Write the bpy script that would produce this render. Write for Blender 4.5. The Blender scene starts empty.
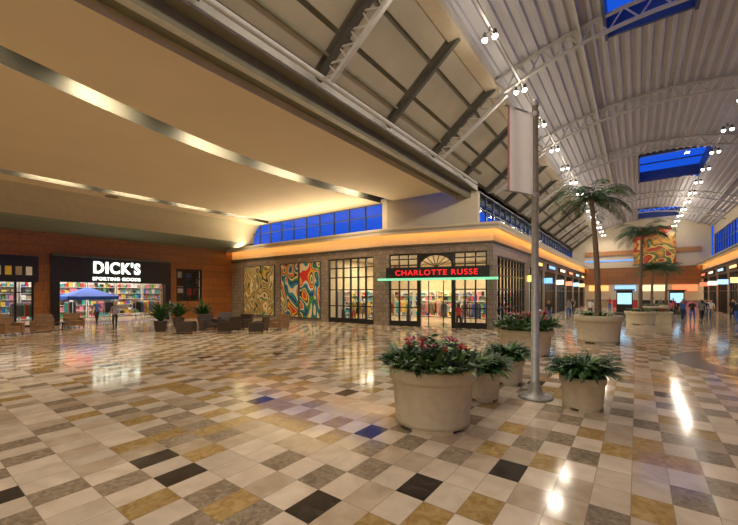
import bpy, math, random
from mathutils import Vector, Matrix
random.seed(7)
scn = bpy.context.scene
try:
    scn.view_settings.view_transform = 'Standard'
    scn.view_settings.look = 'None'
except Exception: pass

# ------------------------------------------------------------------ materials
def nodes_of(name):
    m = bpy.data.materials.new(name); m.use_nodes = True
    nt = m.node_tree
    return m, nt, nt.nodes['Principled BSDF']

def mat(name, col, rough=0.6, metal=0.0, var=0.12, scale=3.0, spec=0.5, bump=0.0, bscale=20, coords='Object'):
    m, nt, b = nodes_of(name)
    tc = nt.nodes.new('ShaderNodeTexCoord')
    nz = nt.nodes.new('ShaderNodeTexNoise'); nz.inputs['Scale'].default_value = scale
    nz.inputs['Detail'].default_value = 5
    nt.links.new(tc.outputs[coords], nz.inputs['Vector'])
    cr = nt.nodes.new('ShaderNodeValToRGB')
    c = list(col)
    cr.color_ramp.elements[0].color = [max(0, x*(1-var)) for x in c]+[1]
    cr.color_ramp.elements[1].color = [min(1, x*(1+var)) for x in c]+[1]
    cr.color_ramp.elements[0].position = 0.3; cr.color_ramp.elements[1].position = 0.7
    nt.links.new(nz.outputs['Fac'], cr.inputs['Fac'])
    nt.links.new(cr.outputs['Color'], b.inputs['Base Color'])
    b.inputs['Roughness'].default_value = rough
    b.inputs['Metallic'].default_value = metal
    b.inputs['Specular IOR Level'].default_value = spec
    if bump > 0:
        n2 = nt.nodes.new('ShaderNodeTexNoise'); n2.inputs['Scale'].default_value = bscale
        nt.links.new(tc.outputs[coords], n2.inputs['Vector'])
        bp = nt.nodes.new('ShaderNodeBump'); bp.inputs['Strength'].default_value = bump
        bp.inputs['Distance'].default_value = 0.02
        nt.links.new(n2.outputs['Fac'], bp.inputs['Height'])
        nt.links.new(bp.outputs['Normal'], b.inputs['Normal'])
    return m

def emis(name, col, strength):
    m, nt, b = nodes_of(name)
    b.inputs['Base Color'].default_value = (*col, 1)
    b.inputs['Emission Color'].default_value = (*col, 1)
    b.inputs['Emission Strength'].default_value = strength
    return m

def glassmat(name, tint=(0.85,0.9,0.95), fac=0.1):
    m = bpy.data.materials.new(name); m.use_nodes = True
    nt = m.node_tree; nt.nodes.clear()
    o = nt.nodes.new('ShaderNodeOutputMaterial'); mx = nt.nodes.new('ShaderNodeMixShader')
    t = nt.nodes.new('ShaderNodeBsdfTransparent'); t.inputs[0].default_value = (*tint, 1)
    g = nt.nodes.new('ShaderNodeBsdfGlossy'); g.inputs['Roughness'].default_value = 0.03
    mx.inputs[0].default_value = fac
    nt.links.new(t.outputs[0], mx.inputs[1]); nt.links.new(g.outputs[0], mx.inputs[2])
    nt.links.new(mx.outputs[0], o.inputs[0])
    return m

def clothmat(name, col):
    m = bpy.data.materials.new(name); m.use_nodes = True
    nt = m.node_tree; nt.nodes.clear()
    o = nt.nodes.new('ShaderNodeOutputMaterial'); mx = nt.nodes.new('ShaderNodeMixShader'); mx.inputs[0].default_value = 0.5
    tc = nt.nodes.new('ShaderNodeTexCoord'); nz = nt.nodes.new('ShaderNodeTexNoise'); nz.inputs['Scale'].default_value = 2
    nt.links.new(tc.outputs['Object'], nz.inputs['Vector'])
    cr = nt.nodes.new('ShaderNodeValToRGB'); cr.color_ramp.elements[0].color = (*[c*0.93 for c in col],1); cr.color_ramp.elements[1].color = (*col,1)
    nt.links.new(nz.outputs['Fac'], cr.inputs[0])
    d = nt.nodes.new('ShaderNodeBsdfDiffuse'); t = nt.nodes.new('ShaderNodeBsdfTranslucent')
    nt.links.new(cr.outputs[0], d.inputs[0]); nt.links.new(cr.outputs[0], t.inputs[0])
    nt.links.new(d.outputs[0], mx.inputs[1]); nt.links.new(t.outputs[0], mx.inputs[2]); nt.links.new(mx.outputs[0], o.inputs[0])
    return m

TX, TY, OX, OY = 0.352, 0.495, -1.81, 3.91
def tilemat(name, c1, c2, nscale=5.0, rough=0.105, vein=0.0):
    m, nt, b = nodes_of(name)
    N = nt.nodes.new; L = nt.links.new
    tc = N('ShaderNodeTexCoord'); sp = N('ShaderNodeSeparateXYZ'); L(tc.outputs['Object'], sp.inputs[0])
    def mth(op, a, bb=None):
        n = N('ShaderNodeMath'); n.operation = op
        if hasattr(a, 'links'): L(a, n.inputs[0])
        else: n.inputs[0].default_value = a
        if bb is not None:
            if hasattr(bb, 'links'): L(bb, n.inputs[1])
            else: n.inputs[1].default_value = bb
        return n.outputs[0]
    gx = mth('DIVIDE', mth('SUBTRACT', sp.outputs[0], OX), TX)
    gy = mth('DIVIDE', mth('SUBTRACT', sp.outputs[1], OY), TY)
    ix = mth('FLOOR', gx); iy = mth('FLOOR', gy)
    fx = mth('FRACT', gx); fy = mth('FRACT', gy)
    dx = mth('MULTIPLY', mth('MINIMUM', fx, mth('SUBTRACT', 1.0, fx)), TX)
    dy = mth('MULTIPLY', mth('MINIMUM', fy, mth('SUBTRACT', 1.0, fy)), TY)
    grout = mth('LESS_THAN', mth('MINIMUM', dx, dy), 0.003)
    cmb = N('ShaderNodeCombineXYZ'); L(ix, cmb.inputs[0]); L(iy, cmb.inputs[1])
    wn = N('ShaderNodeTexWhiteNoise'); wn.noise_dimensions = '3D'; L(cmb.outputs[0], wn.inputs['Vector'])
    vm = N('ShaderNodeVectorMath'); vm.operation = 'MULTIPLY_ADD'
    L(wn.outputs['Color'], vm.inputs[0]); vm.inputs[1].default_value = (40, 40, 40); L(tc.outputs['Object'], vm.inputs[2])
    nz = N('ShaderNodeTexNoise'); nz.inputs['Scale'].default_value = nscale; nz.inputs['Detail'].default_value = 7
    nz.inputs['Distortion'].default_value = 0.6 + vein
    L(vm.outputs[0], nz.inputs['Vector'])
    cr = N('ShaderNodeValToRGB')
    cr.color_ramp.elements[0].color = (*c1, 1); cr.color_ramp.elements[1].color = (*c2, 1)
    cr.color_ramp.elements[0].position = 0.33; cr.color_ramp.elements[1].position = 0.68
    L(nz.outputs['Fac'], cr.inputs['Fac'])
    hs = N('ShaderNodeHueSaturation'); L(cr.outputs['Color'], hs.inputs['Color'])
    L(mth('ADD', mth('MULTIPLY', wn.outputs['Value'], 0.24), 0.86), hs.inputs['Value'])
    mx = N('ShaderNodeMixRGB'); L(grout, mx.inputs[0]); L(hs.outputs['Color'], mx.inputs[1])
    mx.inputs[2].default_value = (0.16, 0.12, 0.08, 1)
    L(mx.outputs[0], b.inputs['Base Color'])
    n3 = N('ShaderNodeTexNoise'); n3.inputs['Scale'].default_value = 1.3; L(tc.outputs['Object'], n3.inputs['Vector'])
    L(mth('ADD', mth('MULTIPLY', n3.outputs['Fac'], 0.08), mth('ADD', rough-0.04, mth('MULTIPLY', grout, 0.4))), b.inputs['Roughness'])
    b.inputs['Specular IOR Level'].default_value = 0.5
    return m

def stonemat(name, c1, c2, cm, w=0.5, h=0.25, rough=0.35):
    m, nt, b = nodes_of(name); N = nt.nodes.new; L = nt.links.new
    tc = N('ShaderNodeTexCoord'); sp = N('ShaderNodeSeparateXYZ'); L(tc.outputs['Object'], sp.inputs[0])
    ad = N('ShaderNodeMath'); L(sp.outputs[0], ad.inputs[0]); L(sp.outputs[1], ad.inputs[1])
    cb = N('ShaderNodeCombineXYZ'); L(ad.outputs[0], cb.inputs[0]); L(sp.outputs[2], cb.inputs[1])
    br = N('ShaderNodeTexBrick'); L(cb.outputs[0], br.inputs['Vector'])
    br.inputs['Color1'].default_value = (*c1, 1); br.inputs['Color2'].default_value = (*c2, 1); br.inputs['Mortar'].default_value = (*cm, 1)
    br.inputs['Scale'].default_value = 1; br.inputs['Mortar Size'].default_value = 0.012
    br.inputs['Brick Width'].default_value = w; br.inputs['Row Height'].default_value = h
    nz = N('ShaderNodeTexNoise'); nz.inputs['Scale'].default_value = 6; nz.inputs['Detail'].default_value = 6; L(cb.outputs[0], nz.inputs['Vector'])
    mx = N('ShaderNodeMixRGB'); mx.blend_type = 'OVERLAY'; mx.inputs[0].default_value = 0.5
    L(br.outputs['Color'], mx.inputs[1]); L(nz.outputs['Fac'], mx.inputs[2]); L(mx.outputs[0], b.inputs['Base Color'])
    b.inputs['Roughness'].default_value = rough
    return m

def mosaicmat(name, cols, scale, seed, bands=5.0, dist=1.2, stretch=1.0):
    m, nt, b = nodes_of(name); N = nt.nodes.new; L = nt.links.new
    tc = N('ShaderNodeTexCoord'); mp = N('ShaderNodeMapping'); mp.inputs['Location'].default_value = (seed, 0, seed*2)
    mp.inputs['Scale'].default_value = (1, 1, stretch); mp.inputs['Rotation'].default_value = (0, 0.35, 0)
    L(tc.outputs['Object'], mp.inputs[0])
    nz = N('ShaderNodeTexNoise'); nz.inputs['Scale'].default_value = scale; nz.inputs['Detail'].default_value = 0.6
    nz.inputs['Distortion'].default_value = dist; L(mp.outputs[0], nz.inputs[0])
    mu = N('ShaderNodeMath'); mu.operation = 'MULTIPLY'; mu.inputs[1].default_value = bands; L(nz.outputs['Fac'], mu.inputs[0])
    fr = N('ShaderNodeMath'); fr.operation = 'FRACT'; L(mu.outputs[0], fr.inputs[0])
    cr = N('ShaderNodeValToRGB'); cr.color_ramp.interpolation = 'CONSTANT'
    n = len(cols)
    while len(cr.color_ramp.elements) < n: cr.color_ramp.elements.new(0.5)
    for i, c in enumerate(cols):
        cr.color_ramp.elements[i].position = i/n
        cr.color_ramp.elements[i].color = (*c, 1)
    L(fr.outputs[0], cr.inputs[0]); L(cr.outputs[0], b.inputs['Base Color'])
    b.inputs['Roughness'].default_value = 0.35
    return m

CREAM = tilemat('tile_cream', (0.56,0.47,0.36), (0.72,0.62,0.50), 2.5)
BEIGE = tilemat('tile_beige', (0.42,0.33,0.23), (0.56,0.46,0.34), 3)
GREY  = tilemat('tile_grey', (0.20,0.155,0.105), (0.38,0.31,0.225), 9, vein=1.0)
GOLD  = tilemat('tile_gold', (0.31,0.19,0.06), (0.50,0.35,0.15), 7, vein=0.6)
BLACK = tilemat('tile_black', (0.016,0.013,0.012), (0.045,0.038,0.034), 6)
STONE = stonemat('stone_cladding', (0.28,0.225,0.17), (0.195,0.155,0.115), (0.10,0.08,0.06), 0.45, 0.3)
WOOD  = stonemat('wood_panel', (0.28,0.105,0.028), (0.22,0.083,0.022), (0.08,0.03,0.01), 2.4, 0.6)
TAN   = mat('ceiling_paint', (0.66,0.55,0.38), 0.8, var=0.03, scale=0.5)
TAN2  = mat('cream_wall_paint', (0.62,0.54,0.39), 0.8, var=0.03)
OLIVE = mat('olive_paint', (0.18,0.165,0.105), 0.7, var=0.05)
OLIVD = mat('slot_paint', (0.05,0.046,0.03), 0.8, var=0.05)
BULK  = mat('bulkhead_paint', (0.44,0.39,0.27), 0.8, var=0.04)
SOFF  = mat('soffit_paint', (0.18,0.20,0.15), 0.8, var=0.04)
DARKG = mat('dark_steel', (0.09,0.085,0.07), 0.5, var=0.1)
DECK  = mat('roof_deck_metal', (0.52,0.51,0.53), 0.45, var=0.04, scale=1)
STEEL = mat('painted_steel', (0.52,0.51,0.47), 0.45, var=0.05)
PANEL = mat('acoustic_panel', (0.44,0.39,0.28), 0.85, var=0.06, scale=1)
BLK   = mat('black_frame', (0.012,0.012,0.013), 0.3, var=0.1)
BLUEF = mat('blue_window_frame', (0.05,0.08,0.16), 0.4, var=0.1)
GLASS = glassmat('clear_glass')
SKYG  = glassmat('skylight_glass', (0.85,0.92,1.0), 0.04)
STRIP = emis('warm_led', (1.0,0.47,0.13), 17)
BULB  = emis('bulb', (1.0,0.95,0.85), 12)
WHITEW= mat('shop_white', (0.75,0.72,0.66), 0.6, var=0.03)
SHOPF = mat('shop_floor', (0.45,0.36,0.25), 0.25, var=0.1)
CONC  = mat('cast_stone', (0.60,0.53,0.39), 0.75, var=0.07, scale=8, bump=0.15, bscale=60)
SOIL  = mat('soil', (0.05,0.035,0.02), 0.95, var=0.4, scale=30)
GALV  = mat('galvanised_metal', (0.36,0.36,0.35), 0.45, 0.3, var=0.12, scale=12)
LEAF  = mat('leaf_green', (0.045,0.14,0.025), 0.45, var=0.5, scale=8)
LEAF2 = mat('leaf_dark', (0.018,0.07,0.016), 0.45, var=0.5, scale=8)
LEAF3 = mat('leaf_pale', (0.17,0.28,0.11), 0.5, var=0.4, scale=8)
LEAFB = mat('leaf_bluegrey', (0.18,0.22,0.21), 0.5, var=0.3, scale=8)
REDF  = mat('red_flower', (0.46,0.025,0.03), 0.45, var=0.3, scale=10)
PINKF = mat('pink_flower', (0.6,0.22,0.28), 0.5, var=0.3, scale=10)
BARK  = mat('palm_bark', (0.20,0.15,0.10), 0.85, var=0.3, scale=14, bump=0.6, bscale=30)
GRANITE = mat('dark_granite', (0.05,0.055,0.075), 0.12, var=0.4, scale=20)
LEATHD = mat('dark_leather', (0.03,0.018,0.014), 0.4, var=0.2)
LEATHT = mat('tan_leather', (0.20,0.11,0.05), 0.45, var=0.2)
PAL = [mat('cloth_%s'%n, c, 0.8, var=0.15) for n, c in [
    ('red',(0.5,0.04,0.04)),('blue',(0.04,0.12,0.42)),('white',(0.7,0.7,0.68)),('black',(0.02,0.02,0.025)),
    ('teal',(0.05,0.3,0.3)),('yellow',(0.65,0.45,0.06)),('pink',(0.6,0.2,0.28)),('khaki',(0.35,0.27,0.16)),('grey',(0.2,0.2,0.22)),('green',(0.07,0.25,0.08))]]
SKIN = mat('skin', (0.55,0.32,0.22), 0.5, var=0.05)
HAIR = mat('hair', (0.04,0.022,0.012), 0.6, var=0.3)
HAIR2 = mat('hair_blond', (0.3,0.18,0.07), 0.6, var=0.3)

# ------------------------------------------------------------------ mesh builder
class MB:
    def __init__(s, name): s.name=name; s.v=[]; s.f=[]; s.mi=[]; s.sm=[]; s.mats=[]
    def m(s, mt):
        if mt not in s.mats: s.mats.append(mt)
        return s.mats.index(mt)
    def poly(s, pts, mt, smooth=False):
        i=len(s.v); s.v += [tuple(p) for p in pts]; s.f.append(tuple(range(i,i+len(pts)))); s.mi.append(s.m(mt)); s.sm.append(smooth)
    def hexa(s, P, mt):
        i=len(s.v); s.v += [tuple(p) for p in P]; k=s.m(mt)
        for f in ((3,2,1,0),(4,5,6,7),(0,1,5,4),(1,2,6,5),(2,3,7,6),(3,0,4,7)):
            s.f.append(tuple(i+a for a in f)); s.mi.append(k); s.sm.append(False)
    def box(s, x0,x1,y0,y1,z0,z1, mt):
        s.hexa([(x0,y0,z0),(x1,y0,z0),(x1,y1,z0),(x0,y1,z0),(x0,y0,z1),(x1,y0,z1),(x1,y1,z1),(x0,y1,z1)], mt)
    def obox(s, p, a, s0,s1,t0,t1,z0,z1, mt):
        c,n=math.cos(a),math.sin(a)
        def q(u,w,z): return (p[0]+c*u-n*w, p[1]+n*u+c*w, z)
        s.hexa([q(s0,t0,z0),q(s1,t0,z0),q(s1,t1,z0),q(s0,t1,z0),q(s0,t0,z1),q(s1,t0,z1),q(s1,t1,z1),q(s0,t1,z1)], mt)
    def tube(s, path, r, mt, n=8, cap=True):
        path=[Vector(p) for p in path]; k=s.m(mt)
        if not hasattr(r,'__len__'): r=[r]*len(path)
        rings=[]
        for i,p in enumerate(path):
            t=(path[min(i+1,len(path)-1)]-path[max(i-1,0)]).normalized()
            ref=Vector((0,0,1)) if abs(t.z)<0.9 else Vector((1,0,0))
            a=t.cross(ref).normalized(); b=t.cross(a).normalized()
            base=len(s.v)
            for j in range(n):
                w=2*math.pi*j/n; s.v.append(tuple(p+a*math.cos(w)*r[i]+b*math.sin(w)*r[i]))
            rings.append(base)
        for i in range(len(rings)-1):
            for j in range(n):
                s.f.append((rings[i]+j,rings[i]+(j+1)%n,rings[i+1]+(j+1)%n,rings[i+1]+j)); s.mi.append(k); s.sm.append(True)
        if cap:
            s.f.append(tuple(rings[0]+j for j in range(n))); s.mi.append(k); s.sm.append(False)
            s.f.append(tuple(rings[-1]+j for j in reversed(range(n)))); s.mi.append(k); s.sm.append(False)
    def lathe(s, c, prof, mt, n=40, sx=1, sy=1, smooth=True):
        k=s.m(mt); base=len(s.v)
        for (r,z) in prof:
            for j in range(n):
                w=2*math.pi*j/n; s.v.append((c[0]+r*sx*math.cos(w), c[1]+r*sy*math.sin(w), (c[2] if len(c)>2 else 0)+z))
        for i in range(len(prof)-1):
            for j in range(n):
                a=base+i*n; b=a+n
                s.f.append((a+j,a+(j+1)%n,b+(j+1)%n,b+j)); s.mi.append(k); s.sm.append(smooth)
    def ball(s, c, r, mt, n=10, sx=1, sy=1, sz=1):
        s.lathe(c, [(max(1e-4,r*math.sin(math.pi*i/6)), -r*sz*math.cos(math.pi*i/6)) for i in range(7)], mt, n, sx, sy)
    def done(s, origin=(0,0,0), bevel=0, parent=None):
        me=bpy.data.meshes.new(s.name)
        o=Vector(origin)
        me.from_pydata([tuple(Vector(v)-o) for v in s.v], [], s.f)
        for mt in s.mats: me.materials.append(mt)
        me.polygons.foreach_set('material_index', s.mi)
        me.polygons.foreach_set('use_smooth', s.sm)
        me.update()
        ob=bpy.data.objects.new(s.name, me); ob.location=o
        scn.collection.objects.link(ob)
        if bevel:
            b=ob.modifiers.new('bevel','BEVEL'); b.width=bevel; b.segments=3; b.limit_method='ANGLE'
        if parent: ob.parent=parent
        return ob

def wall(name, p, q, z0, z1, mt, openings=(), th=0.3, band=None):
    L=math.hypot(q[0]-p[0],q[1]-p[1]); a=math.atan2(q[1]-p[1],q[0]-p[0])
    M=MB(name); s=0
    zt=z1 if band is None else band[0]
    for (s0,s1,a0,a1) in sorted(openings):
        if s0>s: M.obox(p,a,s,s0,0,th,z0,zt,mt)
        if a0>z0: M.obox(p,a,s0,s1,0,th,z0,a0,mt)
        if a1<z1: M.obox(p,a,s0,s1,0,th,a1,zt,mt)
        s=s1
    if s<L: M.obox(p,a,s,L,0,th,z0,zt,mt)
    if band: M.obox(p,a,0,L,0,th,zt,z1,band[1])
    return M.done()

# ------------------------------------------------------------------ floor
M=MB('floor')
fmats=[CREAM,BEIGE,GREY,GOLD,BLACK]
for mt in fmats: M.m(mt)
blacks={(-1,-1),(-3,-3),(1,1)}
rng=random.Random(11)
i0=int((-31.7-OX)/TX)-2; i1=int((7.5-OX)/TX)+2; j0=int((-14-OY)/TY)-1; j1=int((70-OY)/TY)+2
for i in range(i0,i1):
    for j in range(j0,j1):
        r=rng.random()
        if (i+j)%2: k = 0 if r<0.78 else (1 if r<0.94 else 3)
        else:       k = 2 if r<0.38 else (3 if r<0.66 else (1 if r<0.82 else (0 if r<0.955 else 4)))
        if (i,j) in blacks: k=4
        elif k==4 and abs(i)<5 and j<4: k=2
        x=OX+i*TX; y=OY+j*TY
        M.v += [(x,y,0),(x+TX,y,0),(x+TX,y+TY,0),(x,y+TY,0)]
        n=len(M.v); M.f.append((n-4,n-3,n-2,n-1)); M.mi.append(k); M.sm.append(False)
M.done()
M=MB('floor_inlay')
M.lathe((4.3,16.0,0.004),[(3.4,0),(2.5,0)],GRANITE,64); M.lathe((4.3,16.0,0.004),[(2.0,0),(1.2,0)],GRANITE,64)
M.done()

# ------------------------------------------------------------------ west wall (sporting goods)
Y0,Y1=-14.0,20.4
XW=-31.7
wall('wall_west',(XW,Y0),(XW,Y1),0,6.4,WOOD,[(Y0*-1+2.6,-Y0+6.0,0.0,4.2),(-Y0+7.3,-Y0+14.0,0,2.95),(-Y0+15.1,-Y0+17.4,1.5,4.3)],0.3)
M=MB('store_fascia')
M.box(XW+0.005,XW+0.35,6.8,14.5,2.98,4.85,BLK)
M.box(XW+0.005,XW+0.35,6.8,7.25,0,2.98,BLK); M.box(XW+0.005,XW+0.35,14.05,14.5,0,2.98,BLK)
M.box(XW+0.35,XW+0.40,6.8,14.5,4.70,4.85,DARKG)
M.done(bevel=0.02)
def text(name, s, loc, rot, size, mt, ext=0.04, sx=1.0, off=0.0, sp=1.0):
    c=bpy.data.curves.new(name,'FONT'); c.body=s; c.size=size; c.extrude=ext; c.align_x='CENTER'; c.align_y='CENTER'
    c.offset=off; c.space_character=sp; c.materials.append(mt)
    o=bpy.data.objects.new(name,c); o.location=loc; o.rotation_euler=rot; o.scale=(sx,1,1); scn.collection.objects.link(o); return o
SIGNW=emis('sign_white',(0.9,1.0,0.85),2.5)
SIGNR=emis('sign_red',(1.0,0.015,0.02),1.1)
SIGNG=emis('sign_green',(0.25,0.85,0.5),0.75)
R90=math.pi/2
text('store_sign_letters',"DICK'S",(XW+0.42,10.6,4.0),(R90,0,R90),1.15,SIGNW,0.05,0.80,0.028,1.13)
text('store_sign_letters',"SPORTING GOODS",(XW+0.42,10.6,3.22),(R90,0,R90),0.34,SIGNW,0.03,0.95,0.002,1.15)

def shop_interior(x0,x1,y0,y1,h, wallc=WHITEW, power=250, open_side='E', col=(1,0.9,0.75)):
    def one(n,*a):
        M=MB(n); M.box(*a); return M.done()
    M=MB('floor_shop'); M.poly([(x0,y0,0.012),(x1,y0,0.012),(x1,y1,0.012),(x0,y1,0.012)],SHOPF); M.done()
    one('ceiling_shop',x0,x1,y0,y1,h,h+0.1,WHITEW)
    if open_side=='E': one('wall_shop_back',x0-0.1,x0,y0,y1,0,h,wallc)
    else: one('wall_shop_back',x1,x1+0.1,y0,y1,0,h,wallc)
    one('wall_shop_side',x0,x1,y0-0.1,y0,0,h,wallc)
    one('wall_shop_side',x0,x1,y1,y1+0.1,0,h,wallc)
    l=bpy.data.lights.new('shop_panel_light','AREA'); l.shape='RECTANGLE'; l.size=(x1-x0)*0.6; l.size_y=(y1-y0)*0.7; l.energy=power; l.color=col
    o=bpy.data.objects.new('shop_panel_light',l); o.location=((x0+x1)/2,(y0+y1)/2,h-0.08); scn.collection.objects.link(o)

def shelf_unit(x,y,ang,L=2.0,H=2.2,rows=5,seed=0):
    r=random.Random(seed); M=MB('display_shelf')
    M.obox((x,y),ang,-L/2,L/2,0,0.04,0.012,H,WHITEW)
    for s in (-L/2,L/2-0.04): M.obox((x,y),ang,s,s+0.04,-0.45,0,0.012,H,WHITEW)
    for k in range(rows):
        z=0.1+k*(H-0.1)/rows
        M.obox((x,y),ang,-L/2+0.04,L/2-0.04,-0.45,0,z,z+0.03,WHITEW)
        s=-L/2+0.08
        while s<L/2-0.3:
            w=r.uniform(0.12,0.3); h=r.uniform(0.12,(H/rows)*0.8)
            M.obox((x,y),ang,s,s+w,-0.4,-0.06,z+0.03,z+0.03+h,r.choice(PAL)); s+=w+0.03
    M.done((x,y,0))
def rack(x,y,ang,L=1.6,seed=0,H=1.5):
    r=random.Random(seed); M=MB('clothing_rack'); c,n=math.cos(ang),math.sin(ang)
    def q(u,w,z): return (x+c*u-n*w,y+n*u+c*w,z)
    M.tube([q(-L/2,0,0.03),q(-L/2,0,H),q(L/2,0,H),q(L/2,0,0.03)],0.018,GALV,6)
    for s in (-L/2,L/2): M.tube([q(s,-0.25,0.03),q(s,0.25,0.03)],0.02,GALV,6)
    s=-L/2+0.08; mt=r.choice(PAL)
    while s<L/2-0.08:
        if r.random()<0.3: mt=r.choice(PAL)
        b=H-r.uniform(0.7,1.0); w=0.21
        M.hexa([q(s-.018,-w*1.1,b),q(s+.018,-w*1.1,b),q(s+.018,w*1.1,b),q(s-.018,w*1.1,b),
                q(s-.012,-w,H-0.12),q(s+.012,-w,H-0.12),q(s+.012,w,H-0.12),q(s-.012,w,H-0.12)],mt)
        M.hexa([q(s-.012,-w,H-.12),q(s+.012,-w,H-.12),q(s+.012,w,H-.12),q(s-.012,w,H-.12),
                q(s-.01,-.05,H-0.02),q(s+.01,-.05,H-0.02),q(s+.01,.05,H-0.02),q(s-.01,.05,H-0.02)],mt)
        s+=0.06
    M.done((x,y,0))

shop_interior(-40,XW-0.32,2.0,18.2,4.6,power=800,col=(1,0.90,0.76))
for k,y in enumerate((3.2,5.4,7.6,9.8,12.0,14.2,16.4)): shelf_unit(-39.4,y,R90,2.1,3.2,6,k)
for k,(x,y) in enumerate(((-34.4,4.3),(-37.0,7.0),(-36.8,11.5),(-34,13.2),(-37.5,9.3),(-33.8,16.2),(-36.5,14.9),(-33.3,5.9))): rack(x,y,0.3+k*0.7,1.8,k)
text('store_banner_letters',"SALE",(-39.8,10.5,3.8),(R90,0,R90),0.9,SIGNR)
M=MB('canopy_tent'); tx,ty=-34.2,9.6; TB=mat('tent_blue',(0.02,0.13,0.75),0.6)
for sx in (-1.3,1.3):
    for sy in (-1.5,1.5): M.tube([(tx+sx,ty+sy,0.012),(tx+sx,ty+sy,1.95)],0.03,GALV,6)
cs=[(tx-1.4,ty-1.6),(tx+1.4,ty-1.6),(tx+1.4,ty+1.6),(tx-1.4,ty+1.6)]
for k in range(4):
    a,b=cs[k],cs[(k+1)%4]
    M.poly([(a[0],a[1],1.95),(b[0],b[1],1.95),(tx,ty,2.65)],TB); M.poly([(a[0],a[1],1.7),(b[0],b[1],1.7),(b[0],b[1],1.95),(a[0],a[1],1.95)],TB)
M.done((tx,ty,0))
def glazing(name,p,a,s0,s1,z0,z1,nm,trans,fr=0.07,t0=0.08,t1=0.2,mt=BLK,solid=None,glass=GLASS):
    M=MB(name)
    M.obox(p,a,s0,s1,t0,t1,z1-fr,z1,mt); M.obox(p,a,s0,s1,t0,t1,z0,z0+(0.35 if solid else fr),mt)
    for k in range(nm+1):
        s=s0+(s1-s0-fr)*k/nm; M.obox(p,a,s,s+fr,t0-0.01,t1+0.01,z0,z1,mt)
    for z in trans: M.obox(p,a,s0,s1,t0,t1,z,z+fr*0.8,mt)
    c,n=math.cos(a),math.sin(a); tm=(t0+t1)/2
    def q(u,z): return (p[0]+c*u-n*tm,p[1]+n*u+c*tm,z)
    M.poly([q(s0,z0),q(s1,z0),q(s1,z1),q(s0,z1)],glass)
    return M.done()
pW=(XW,0)
glazing('window_1',pW,R90,2.6,6.0,0,4.2,4,(2.2,2.9,3.5),fr=0.1)
M=MB('window_sign_board'); M.box(XW+0.005,XW+0.15,2.4,6.2,2.9,4.6,BLK)
for k in range(7): M.box(XW+0.15,XW+0.17,2.7+k*0.48,3.0+k*0.48,3.35,3.9,[PAL[2],PAL[5],PAL[7]][k%3])
M.done()
glazing('window_2',pW,R90,15.1,17.4,1.5,4.3,3,(2.6,3.4),fr=0.14)
M=MB('window_display'); M.box(-32.7,-32.6,14.9,17.6,0.9,4.5,BLK)
for k,(y,z,mt) in enumerate(((15.3,3.5,PAL[2]),(16.3,3.4,PAL[1]),(15.4,2.2,PAL[2]),(16.5,2.0,PAL[0]))): M.box(-32.6,-32.57,y,y+0.7,z,z+0.6,mt)
M.done()

# ------------------------------------------------------------------ corner store facade
P1=(-13.8,20.4); P2=(-7.0,22.1); AC=math.atan2(P2[1]-P1[1],P2[0]-P1[0]); LC=math.hypot(P2[0]-P1[0],P2[1]-P1[1])
XE=-7.0; YEND=70.0
FH=6.2
BAND=(5.35,TAN2)
wall('wall_north',(XW,20.4),P1,0,FH,STONE,[(12.7,17.0,0.0,4.75)],0.3,BAND)
wall('wall_corner',P1,P2,0,FH,STONE,[(0.35,LC-0.35,0,4.8)],0.3,BAND)
shops=[(22.9,29.9,4.55)]
y=31.2
while y<67: shops.append((y,y+5.4,4.3)); y+=6.4
wall('wall_shopfronts_west',P2,(XE,YEND),0,FH,STONE,[(a-P2[1],b-P2[1],0,h) for a,b,h in shops],0.3,BAND)
glazing('window_3',(XW,20.4),0,12.7,17.0,0,4.75,6,(1.2,2.4,3.3,4.0),solid=1,fr=0.09)
glazing('window_4',P1,AC,0.35,2.35,0,4.8,3,(1.2,2.4,4.0,4.4),solid=1,fr=0.09)
glazing('window_5',P1,AC,LC-2.35,LC-0.35,0,4.8,3,(1.2,2.4,4.0,4.4),solid=1,fr=0.09)
M=MB('door_1'); c,n=math.cos(AC),math.sin(AC)
def q(u,w,z): return (P1[0]+c*u-n*w,P1[1]+n*u+c*w,z)
for s in (2.36,LC-2.51): M.obox(P1,AC,s,s+0.15,0.02,0.25,0,4.79,BLK)
mid=LC/2; rad=1.1
arc=[q(mid-rad*math.cos(math.pi*k/16),0.1,3.88+0.8*math.sin(math.pi*k/16)) for k in range(17)]
M.tube(arc,0.05,BLK,6)
for k in range(3,14,2): M.tube([q(mid,0.1,3.88),arc[k]],0.03,BLK,6)
for k in range(16):
    a_,b_=arc[k],arc[k+1]
    M.poly([a_,b_,(b_[0],b_[1],4.79),(a_[0],a_[1],4.79)],BLK)
M.poly([q(2.5,0.1,3.88),arc[0],(arc[0][0],arc[0][1],4.79),q(2.5,0.1,4.79)],BLK); M.poly([q(LC-2.5,0.1,3.88),arc[16],(arc[16][0],arc[16][1],4.79),q(LC-2.5,0.1,4.79)],BLK)
for s in (3.0,LC-3.05): M.obox(P1,AC,s,s+0.05,0.1,0.2,0,3.0,BLK)
M.done()
M=MB('sign_fascia'); M.obox(P1,AC,0.2,LC-0.2,-0.22,-0.02,3.17,3.88,BLK); M.done()
text('store_sign_letters',"CHARLOTTE RUSSE",q(mid,-0.27,3.5),(R90,0,AC),0.48,SIGNR,0.04,1.12,0.0,1.16)
M=MB('sign_beam'); M.obox(P1,AC,-0.3,LC+0.3,-0.5,-0.15,3.02,3.16,SIGNG)
for s in (0.2,mid,LC-0.3): M.obox(P1,AC,s,s+0.1,-0.3,0.0,3.04,3.12,BLK)
M.done()
def east(name,a,b,h,nm,tr,solid=None): glazing(name,(XE,0),R90,a,b,0,h,nm,tr,solid=solid,fr=0.09 if solid else 0.07)
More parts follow.
